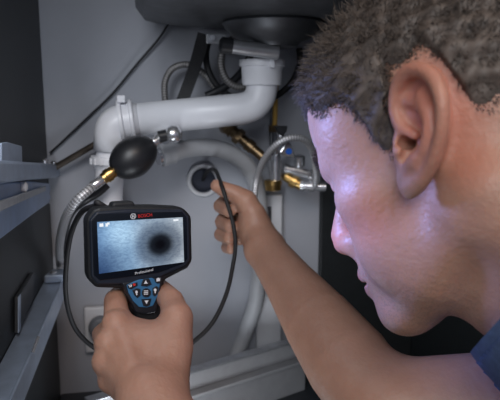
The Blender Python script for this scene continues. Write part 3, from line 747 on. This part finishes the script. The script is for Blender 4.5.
# ears
def ear(sg):
    e0 = np.array((sg*.0715, .014, .010)); vv = np.array((0, -.42, .907)); bk_ = np.array((0, -.907, -.42)); ot = np.array((sg, 0, 0.))
    fl = R(30); u_ = math.cos(fl)*bk_+math.sin(fl)*ot; n_ = math.cos(fl)*ot-math.sin(fl)*bk_
    rot = np.stack([u_, vv, n_], 1)
    def q(u, v_, n=0.): return tuple(e0+u_*u*1.16+vv*v_*.89+n_*n*1.1)
    def ee(c_, r_, k, sub=False): he(q(*c_), r_, k, sub, rot)
    ee((.014, .002, -.004), (.017, .028, .011), .010)
    ee((.023, .012, .0025), (.0230, .033, .0040), .006)
    ee((.0125, -.031, .0040), (.0115, .0125, .0048), .008)
    ee((.018, .018, .0085), (.019, .021, .0060), .003, True)
    ee((.0155, -.002, .0105), (.0140, .0155, .0135), .003, True)
    hx = spline([(.0150, .000, .003, .0030), (.0065, .007, .006, .0040), (.0025, .020, .007, .0044), (.0050, .034, .008, .0048), (.0130, .0435, .009, .0050), (.0240, .0450, .0095, .0050), (.0350, .0385, .0100, .0048), (.0425, .025, .0105, .0046), (.0435, .009, .0100, .0042), (.0395, -.007, .0085, .0040), (.0325, -.021, .0065, .0042), (.0235, -.0320, .0050, .0046), (.0130, -.0390, .0040, .0044)], 40)
    hcn([q(*h_[:3]) for h_ in hx], list(hx[:, 3]), .005)
    ah = spline([(.0215, -.0180, .006, .0046), (.0290, -.009, .0075, .0044), (.0318, .004, .0080, .0042), (.0295, .017, .0070, .0040), (.0220, .028, .0050, .0034)], 16)
    hcn([q(*h_[:3]) for h_ in ah], list(ah[:, 3]), .006)
    hcn([q(.0295, .015, .0068), q(.0200, .0215, .0050), q(.0105, .0245, .0040)], [.0038, .0034, .0028], .005)
    hcn([q(.0045, -.0035, .0050), q(.0075, -.0110, .0070), q(.0060, -.0170, .0040)], [.0042, .0050, .0040], .006)
    hcn([q(.0170, -.0205, .0055), q(.0215, -.0175, .0060)], [.0045, .0042], .006)
    hcn([q(.0085, -.0050, .0050), q(.0060, -.0060, -.0080)], [.0042, .0035], .003, True)
    hcn([q(.0120, -.0160, .0070), q(.0115, -.0130, .0060)], [.0028, .0030], .003, True)
    return q
earq = ear(-1); ear(1)

# right arm and hand (reaching to the wall opening)
EL_R = cv(.121, .560, -.192); SH_R = cv(.385, .480, -.168); WR_R = P(265, 249, .735)
fore = EL_R.lerp(WR_R, .30)
S.chain([SH_R, EL_R.lerp(SH_R, .5), EL_R.lerp(SH_R, .08)], [.062, .050, .043], .02)
S.chain([EL_R, EL_R.lerp(WR_R, .22), EL_R.lerp(WR_R, .45), EL_R.lerp(WR_R, .75), EL_R.lerp(WR_R, .92), WR_R], [.041, .0435, .0385, .0290, .0255, .0255], .02)
# palm block: several overlapping chains from the wrist to each knuckle
kn = [P(249, 203, .790), P(251, 214, .800), P(253, 226, .802), P(255, 237, .796)]
for i, q in enumerate(kn): S.chain([WR_R, WR_R.lerp(q, .55), q], [.019, .0150, .0118-.0006*i], .010)
S.ell(P(251, 226, .765), (.019, .021, .024), np.array(CM), .014)
# fingers: knuckle -> middle joint -> end joint -> tip, curled back towards the palm
def finger(k, p, d_, t, r): S.chain([k, p, d_, t], r, .0035)
finger(kn[0], P(228, 199, .808), P(220.5, 206, .783), P(229, 211, .754), [.0112, .0100, .0094, .0082])
finger(kn[1], P(229, 213, .815), P(222, 222, .786), P(230, 226, .756), [.0114, .0104, .0096, .0084])
finger(kn[2], P(230, 226, .812), P(221, 234.5, .784), P(229, 238, .756), [.0110, .0098, .0092, .0080])
finger(kn[3], P(233, 239, .802), P(227, 247.5, .780), P(231, 249, .760), [.0096, .0086, .0078, .0068])
# thumb over the cable
S.chain([P(258, 232, .748), P(253, 213, .748), P(246, 201, .748)], [.0165, .0150, .0125], .012)
S.chain([P(246, 201, .748), P(237, 194.5, .750), P(224, 189.5, .752), P(217, 186, .754)], [.0125, .0112, .0098, .0082], .006)

# left arm and hand (round the handle)
SH_L = cv(.150, .215, -.185); EL_L = cv(.085, .300, -.385); WR_L = P(152, 398, .462)
S.chain([SH_L, SH_L.lerp(EL_L, .5), EL_L], [.060, .050, .043], .02)
S.chain([EL_L, EL_L.lerp(WR_L, .25), EL_L.lerp(WR_L, .5), EL_L.lerp(WR_L, .85), WR_L], [.040, .043, .038, .028, .0265], .02)
LK = [P(117, 325, .505), P(109.5, 344, .497), P(107.5, 362, .493), P(111, 380, .491)]          # knuckles, index to little finger
for i, q in enumerate(LK): S.chain([WR_L+DR@Vector((-.006+.003*i, 0, 0)), WR_L.lerp(q, .55), q], [.020, .0140, .0112-.0004*i], .006)
S.ell(P(150, 360, .495), (.026, .017, .028), np.array(CM), .010)
S.ell(P(145, 340, .505), (.018, .012, .012), np.array(CM), .016)
fr = [.0112, .0102, .0094, .0080]
finger(LK[0], P(115.5, 301, .532), dl(-.0035, .046, -.052), dl(.018, .040, -.056), fr)
finger(LK[1], dl(-.032, .022, -.084), dl(-.005, .048, -.078), dl(.016, .040, -.080), fr)
finger(LK[2], dl(-.031, .022, -.103), dl(-.004, .047, -.099), dl(.015, .038, -.100), fr)
finger(LK[3], dl(-.028, .020, -.121), dl(-.003, .043, -.117), dl(.013, .034, -.118), [.0100, .0090, .0082, .0072])
S.chain([P(164, 380, .478), P(174.5, 347, .492), P(177, 318, .506)], [.0195, .0155, .0122], .012)
S.chain([P(177, 318, .506), P(171.5, 301, .527), dl(.024, .034, -.050), dl(.012, .044, -.050)], [.0122, .0108, .0098, .0082], .006)
# web of skin between thumb and forefinger
S.chain([P(173, 338, .508), P(148, 335, .514), P(126, 332, .511)], [.0115, .0105, .0115], .012)
# tendons on the back of the left hand
for i, q in enumerate(LK[:3]): S.chain([q+(CM@Vector((0, -.0030, .001))), WR_L.lerp(q, .45)+(CM@Vector((0, -.0140, .004)))], [.0085, .0036], .006)
for q in LK[:3]: S.ell(q+(CM@Vector((0, -.0045, .002))), (.0112, .0112, .0112), None, .003)
# upper trunk inside the shirt
CH = NB.lerp((SH_L+SH_R)/2, .5)
S.chain([SH_L, NB+Vector((.02, -.02, -.02)), SH_R], [.055, .066, .055], .04)
BACK = (HR @ Vector((0, -1, 0))); BACK.z = 0; BACK.normalize()
SIDE = Vector((BACK.y, -BACK.x, 0))
V, Q = S.mesh(.0015)

# colour zones measured in the head frame: lips, flush of ears and nose, stubble, hairline
HCn = np.array(HC); Hl = (V-HCn)@HRn
in_head = np.linalg.norm(Hl-np.array((0, 0, 0)), axis=1) < .17
def bump_f(c_, r_): return np.clip(1-np.linalg.norm((Hl-np.array(c_))/np.array(r_), axis=1), 0, 1)*in_head
flush = np.clip(1.6*bump_f((-.088, -.020, .008), (.03, .045, .060))+1.6*bump_f((.088, -.020, .008), (.03, .045, .060))+1.3*bump_f((0, .118, -.036), (.03, .03, .03))+.8*bump_f((-.05, .06, -.03), (.04, .04, .03)), 0, 1)
lips = np.clip(2.2*bump_f((0, .109, -.0715), (.028, .018, .0140)), 0, 1)
stub = np.clip(1.5*bump_f((0, .060, -.095), (.085, .085, .055)), 0, 1)
M_skin = bpy.data.materials.new('skin'); M_skin.use_nodes = True; nt = M_skin.node_tree; b = nt.nodes['Principled BSDF']
at = nt.nodes.new('ShaderNodeAttribute'); at.attribute_name = 'zones'; sp = nt.nodes.new('ShaderNodeSeparateColor'); nt.links.new(at.outputs['Color'], sp.inputs[0])
tc = nt.nodes.new('ShaderNodeTexCoord')
def nz(scale, detail=4):
    n = nt.nodes.new('ShaderNodeTexNoise'); n.inputs['Scale'].default_value = scale; n.inputs['Detail'].default_value = detail; nt.links.new(tc.outputs['Object'], n.inputs['Vector']); return n.outputs['Fac']
def mixc(f, a, b_):
    m_ = nt.nodes.new('ShaderNodeMix'); m_.data_type = 'RGBA'
    for i, q in ((0, f), (6, a), (7, b_)):
        if isinstance(q, tuple): m_.inputs[i].default_value = (*q, 1)
        elif isinstance(q, float): m_.inputs[i].default_value = q
        else: nt.links.new(q, m_.inputs[i])
    return m_.outputs[2]
c_ = mixc(nz(45), (.35, .190, .135), (.49, .285, .205))
c_ = mixc(nz(170), c_, mixc(.5, c_, (.36, .17, .11)))
c_ = mixc(sp.outputs[0], c_, (.58, .225, .155))
c_ = mixc(sp.outputs[1], c_, (.42, .165, .135))
st = nt.nodes.new('ShaderNodeMath'); st.operation = 'MULTIPLY'; nt.links.new(sp.outputs[2], st.inputs[0])
vr = nt.nodes.new('ShaderNodeTexVoronoi'); vr.inputs['Scale'].default_value = 600; nt.links.new(tc.outputs['Object'], vr.inputs['Vector'])
rr = nt.nodes.new('ShaderNodeValToRGB'); rr.color_ramp.elements[0].position = .25; rr.color_ramp.elements[0].color = (.8, .8, .8, 1); rr.color_ramp.elements[1].position = .5; rr.color_ramp.elements[1].color = (.1, .1, .1, 1)
nt.links.new(vr.outputs['Distance'], rr.inputs['Fac']); nt.links.new(rr.outputs['Color'], st.inputs[1])
c_ = mixc(st.outputs[0], c_, (.17, .12, .10))
nt.links.new(c_, b.inputs['Base Color']); b.inputs['Roughness'].default_value = .48
b.inputs['Subsurface Weight'].default_value = .25; b.inputs['Subsurface Radius'].default_value = (1, .35, .2); b.inputs['Subsurface Scale'].default_value = .004
bp = nt.nodes.new('ShaderNodeBump'); bp.inputs['Strength'].default_value = .42; bp.inputs['Distance'].default_value = .0013
ad = nt.nodes.new('ShaderNodeMath'); ad.operation = 'ADD'; nt.links.new(nz(260, 3), ad.inputs[0]); nt.links.new(nz(90, 3), ad.inputs[1])
nt.links.new(ad.outputs[0], bp.inputs['Height']); nt.links.new(bp.outputs['Normal'], b.inputs['Normal'])
person = np_mesh('person', V, Q, M_skin)
tag(person, 'person in a blue shirt holding the display and feeding its cable into the wall', 'person')
ca = person.data.color_attributes.new('zones', 'FLOAT_COLOR', 'POINT')
ca.data.foreach_set('color', np.stack([flush, lips, stub, np.ones(len(V))], 1).astype(np.float32).ravel())

# eyes
for sg in (-1, 1):
    c0 = hd(sg*.031, .0800, .002)
    lathe('eye', c0-HR@Vector((0, .0128, 0)), c0+HR@Vector((0, .02, 0)), [(.0128*(1-math.cos(math.pi*i/12)), .0128*math.sin(math.pi*i/12)) for i in range(13)], M_eye, person, n=20)

# hair: a scalp cap and thousands of short curly strands in one mesh
def hair_mask(h):
    x, y, z = np.abs(h[:, 0]), h[:, 1], h[:, 2]
    line = np.interp(y, [-.11, -.090, -.070, -.050, -.036, -.031, -.022, .004, .010, .030, .034, .050, .066, .085, .11],
                        [-.035, -.040, -.020, .004, .004, .030, .048, .048, .006, .004, .028, .046, .054, .070, .074])
    wob = .004*np.sin(y*190)+.003*np.sin(x*260+1)
    return z-line-wob
ed = V[Q]; fn = np.cross(ed[:, 2]-ed[:, 0], ed[:, 3]-ed[:, 1]); ar = np.linalg.norm(fn, axis=1); fn /= ar[:, None]+1e-12
fc = ed.mean(1); fl = (fc-HCn)@HRn; nl = fn@HRn
vn = np.zeros_like(V)
for j in range(4): np.add.at(vn, Q[:, j], fn)
vn /= np.linalg.norm(vn, axis=1)[:, None]+1e-12
ell_ok = lambda h: (np.abs(h[:, 0]) < .0775) & ((np.abs(h[:, 0]) < .0660) | (((h[:, 1]+.008)/.024)**2+((h[:, 2]-.010)/.037)**2 > 1))
ok = (hair_mask(fl) > 0) & (fl[:, 2] > -.06) & (np.linalg.norm(fl, axis=1) < .16) & ell_ok(fl)
ids = np.nonzero(ok)[0]
capf = Q[ids[hair_mask(fl[ids]) > .006]]; used, inv = np.unique(capf, return_inverse=True)
hm = np.clip((hair_mask((V[used]-HCn)@HRn)-.006)/.012, 0, 1)
lump = .5+.5*np.sin(V[used]@np.array((310, 170, 90.)))*np.sin(V[used]@np.array((-120, 260, 210.)))
capV = V[used]+vn[used]*(.0006+.0055*hm*(.5+.7*lump))[:, None]
NS = 42000
pick = RNG.choice(ids, NS, p=ar[ids]/ar[ids].sum())
base = fc[pick]; nrm = fn[pick]; hl_ = fl[pick]
dens = np.clip(hair_mask(hl_)/.02, .35, 1)
flow = np.stack([np.sign(hl_[:, 0])*.15, .25-2.5*(hl_[:, 1] < .02)*.35, -.55+0*hl_[:, 0]], 1)@HRn.T
top = np.clip((hl_[:, 2]-.03)/.08, 0, 1)
Ls = (.008+.007*top)*dens*RNG.uniform(.7, 1.3, NS)
rv = RNG.normal(size=(NS, 3))
d0 = nrm*.5+flow*.8+rv*.45; d0 /= np.linalg.norm(d0, axis=1)[:, None]
ph = np.sin(base@np.array((260., 140, 90)))[:, None]*np.array((1., .3, .2))+np.sin(base@np.array((-90., 230, 170)))[:, None]*np.array((.2, .4, 1.)); curl = RNG.normal(size=(NS, 3))*.45+flow*.5+ph*.8
p0 = base-nrm*.001; p1 = p0+d0*(Ls*.5)[:, None]; dd_ = d0+curl*.6; dd_ /= np.linalg.norm(dd_, axis=1)[:, None]
p2 = p1+dd_*(Ls*.5)[:, None]; d3 = dd_+curl*.8-nrm*.3; d3 /= np.linalg.norm(d3, axis=1)[:, None]; p3 = p2+d3*(Ls*.4)[:, None]
sd = np.cross(d0, rv); sd /= np.linalg.norm(sd, axis=1)[:, None]; s2 = np.cross(d0, sd)
HV = []; 
for p, w_ in ((p0, .00030), (p1, .00028), (p2, .00022)):
    for k in range(3):
        a_ = 2*math.pi*k/3; HV.append(p+w_*(math.cos(a_)*sd+math.sin(a_)*s2))
HV.append(p3); HV = np.stack(HV, 1).reshape(-1, 3)
tri = []
for l in range(2):
    for k in range(3):
        k2 = (k+1) % 3; tri += [(l*3+k, l*3+k2, l*3+3+k2), (l*3+k, l*3+3+k2, l*3+3+k)]
for k in range(3): tri.append((6+k, 6+(k+1) % 3, 9))
tri = np.array(tri); HT = (np.arange(NS)[:, None, None]*10+tri[None]).reshape(-1, 3)
cq = inv.reshape(-1, 4); capT = np.concatenate([cq[:, [0, 1, 2]], cq[:, [0, 2, 3]]])
hair = np_mesh('hair', np.concatenate([capV, HV]), np.concatenate([capT, HT+len(capV)]), M_hair, person)
hair['label'] = 'short wavy brown hair greying at the temple'; hair['kind'] = 'stuff'
# eyebrows
for sg in (-1, 1):
    BV = []; BF = []
    for i in range(320):
        t = random.random(); p = np.array((sg*(.014+.041*t), .1045-.028*t**1.6, .0265+.006*math.sin(t*2.6)+random.uniform(-.003, .003)))
        e_ = p+np.array((sg*.006, random.uniform(.0005, .003), random.uniform(.000, .004)))
        q0, q1 = hd(*(p-np.array((0, .004, 0)))), hd(*e_); n0_ = len(BV)
        up_ = HR@Vector((0, .0002, .0005)); BV += [q0-up_, q0+up_, q1]; BF.append((n0_, n0_+1, n0_+2))
    mesh_obj('eyebrow', BV, BF, M_brow, person, False)['kind'] = 'stuff'
# fingernails that face the camera side
def nail(tip, prev, out, w_, l_):
    ax_ = (Vector(tip)-Vector(prev)).normalized(); o_ = (out-ax_*out.dot(ax_)).normalized(); sd_ = ax_.cross(o_); V_ = []; F_ = []
    for i in range(6):
        for j in range(7):
            a_ = (j/6-.5)*2.0; tt = i/5; ww = w_*(1-.25*abs(2*tt-1)**3)
            V_.append(Vector(tip)+ax_*(tt-.35)*l_+sd_*math.sin(a_)*ww+o_*(math.cos(a_)*ww*.95-.0002))
    for i in range(5):
        for j in range(6): F_.append((i*7+j, i*7+j+1, i*7+8+j, i*7+7+j))
    me_ = mesh_obj('fingernail', V_, F_, M_nail, person)
    md = me_.modifiers.new('thick', 'SOLIDIFY'); md.thickness = .0006
nail(P(217, 186, .754), P(226, 190, .752), CM@Vector((-.1, .5, 1)), .0072, .011)
nail(P(229, 211, .754), P(220.5, 206, .783), CM@Vector((.25, -.35, 1)), .0070, .0100)

# shirt, trousers, shoes
T = Sculpt(); HIP = NB+BACK*.50+Vector((0, 0, .03)); HIP.z = max(HIP.z, .44)
MID = NB.lerp(HIP, .5)+Vector((0, 0, .03))
T.chain([SH_L, NB+BACK*.06+Vector((0, 0, -.03)), SH_R], [.066, .080, .066], .05)
rotT = np.stack([np.array(SIDE), np.array(BACK), np.array((0, 0, 1.))], 1)
T.ell(NB+BACK*.14+Vector((0, 0, -.045)), (.185, .19, .115), rotT, .06)
T.ell(MID+Vector((0, 0, -.05)), (.165, .20, .120), rotT, .06)
T.ell(HIP+BACK*-.05+Vector((0, 0, -.04)), (.170, .14, .13), rotT, .06)
eR = SH_R.lerp(EL_R, .50); eL = SH_L.lerp(EL_L, .50)
T.chain([SH_R, eR], [.068, .064], .03); T.chain([SH_L, eL], [.067, .063], .03)
T.plane(SH_R.lerp(EL_R, .36), EL_R-SH_R, .003) if False else None
cc = hd(0, -.024, -.106); cax = (NB-hd(0, -.040, -.10)).normalized()
T.chain([cc-cax*.02, cc+cax*.06, NB+BACK*.03], [.0795, .088, .095], .03)
V2, Q2 = T.mesh(.004)
# open the sleeves with a clean hem and let the neck come out of the collar
def beyond(Vx, c_, n_, rad): 
    n_ = np.array((n_).normalized()); r_ = Vx-np.array(c_); return ((r_@n_) > 0) & (np.linalg.norm(r_, axis=1) < rad)
kill = beyond(V2, eR, (EL_R-SH_R).normalized()+Vector((0, 0, -1.3)), .15) | beyond(V2, eL, EL_L-SH_L, .11)
rn = V2-np.array(cc+cax*.006); kill |= (rn@np.array(cax) < 0) & (np.linalg.norm(rn, axis=1) < .13)
Q2 = Q2[~kill[Q2].any(1)]
vn2 = np.zeros_like(V2)
shirt = np_mesh('shirt', V2, Q2, M_shirt, person); md = shirt.modifiers.new('cloth', 'SOLIDIFY'); md.thickness = .003; md.offset = 1
lathe('collar', cc, cc+cax, [(0, .0795), (0, .0830), (.006, .0845), (.020, .0860), (.020, .0825), (.006, .0810)], M_shirt, shirt, n=48)
shirt['label'] = 'blue grey short sleeved shirt'
for c0, ax_, r0 in ((eL, (EL_L-SH_L).normalized(), .0645),):
    x_ = ax_.orthogonal().normalized(); y_ = ax_.cross(x_)
    ring = [c0-ax_*.004+(x_*math.cos(2*math.pi*i/32)+y_*math.sin(2*math.pi*i/32))*r0 for i in range(33)]
    tube('sleeve_hem', ring, .0035, M_shirt, shirt, samples=64, n=8)
J = Sculpt()
J.ell(HIP+Vector((0, 0, -.06)), (.175, .13, .125), rotT, .05)
for sg in (-1, 1):
    h_ = HIP+SIDE*sg*.095+Vector((0, 0, -.06)); k_ = h_+BACK*-.02; k_.z = .085; a_ = k_+BACK*.40; a_.z = .06
    J.chain([h_, h_.lerp(k_, .6), k_], [.095, .082, .070], .03); J.chain([k_, k_.lerp(a_, .4), a_], [.066, .058, .045], .02)
    Sh = Sculpt(); t_ = a_+BACK*.06; t_.z = .05; u_ = a_+BACK*.09; u_.z = .11
    Sh.chain([a_+BACK*.02, t_], [.048, .046], .01); Sh.chain([t_, a_+BACK*.05+Vector((0, 0, -.0))], [.046, .046], .01); Sh.ell(t_+BACK*.02, (.045, .07, .048), rotT, .02)
    V4, Q4 = Sh.mesh(.006); np_mesh('shoe', V4, Q4, M_shoe, person)
V3, Q3 = J.mesh(.006); np_mesh('trousers', V3, Q3, M_jeans, person)
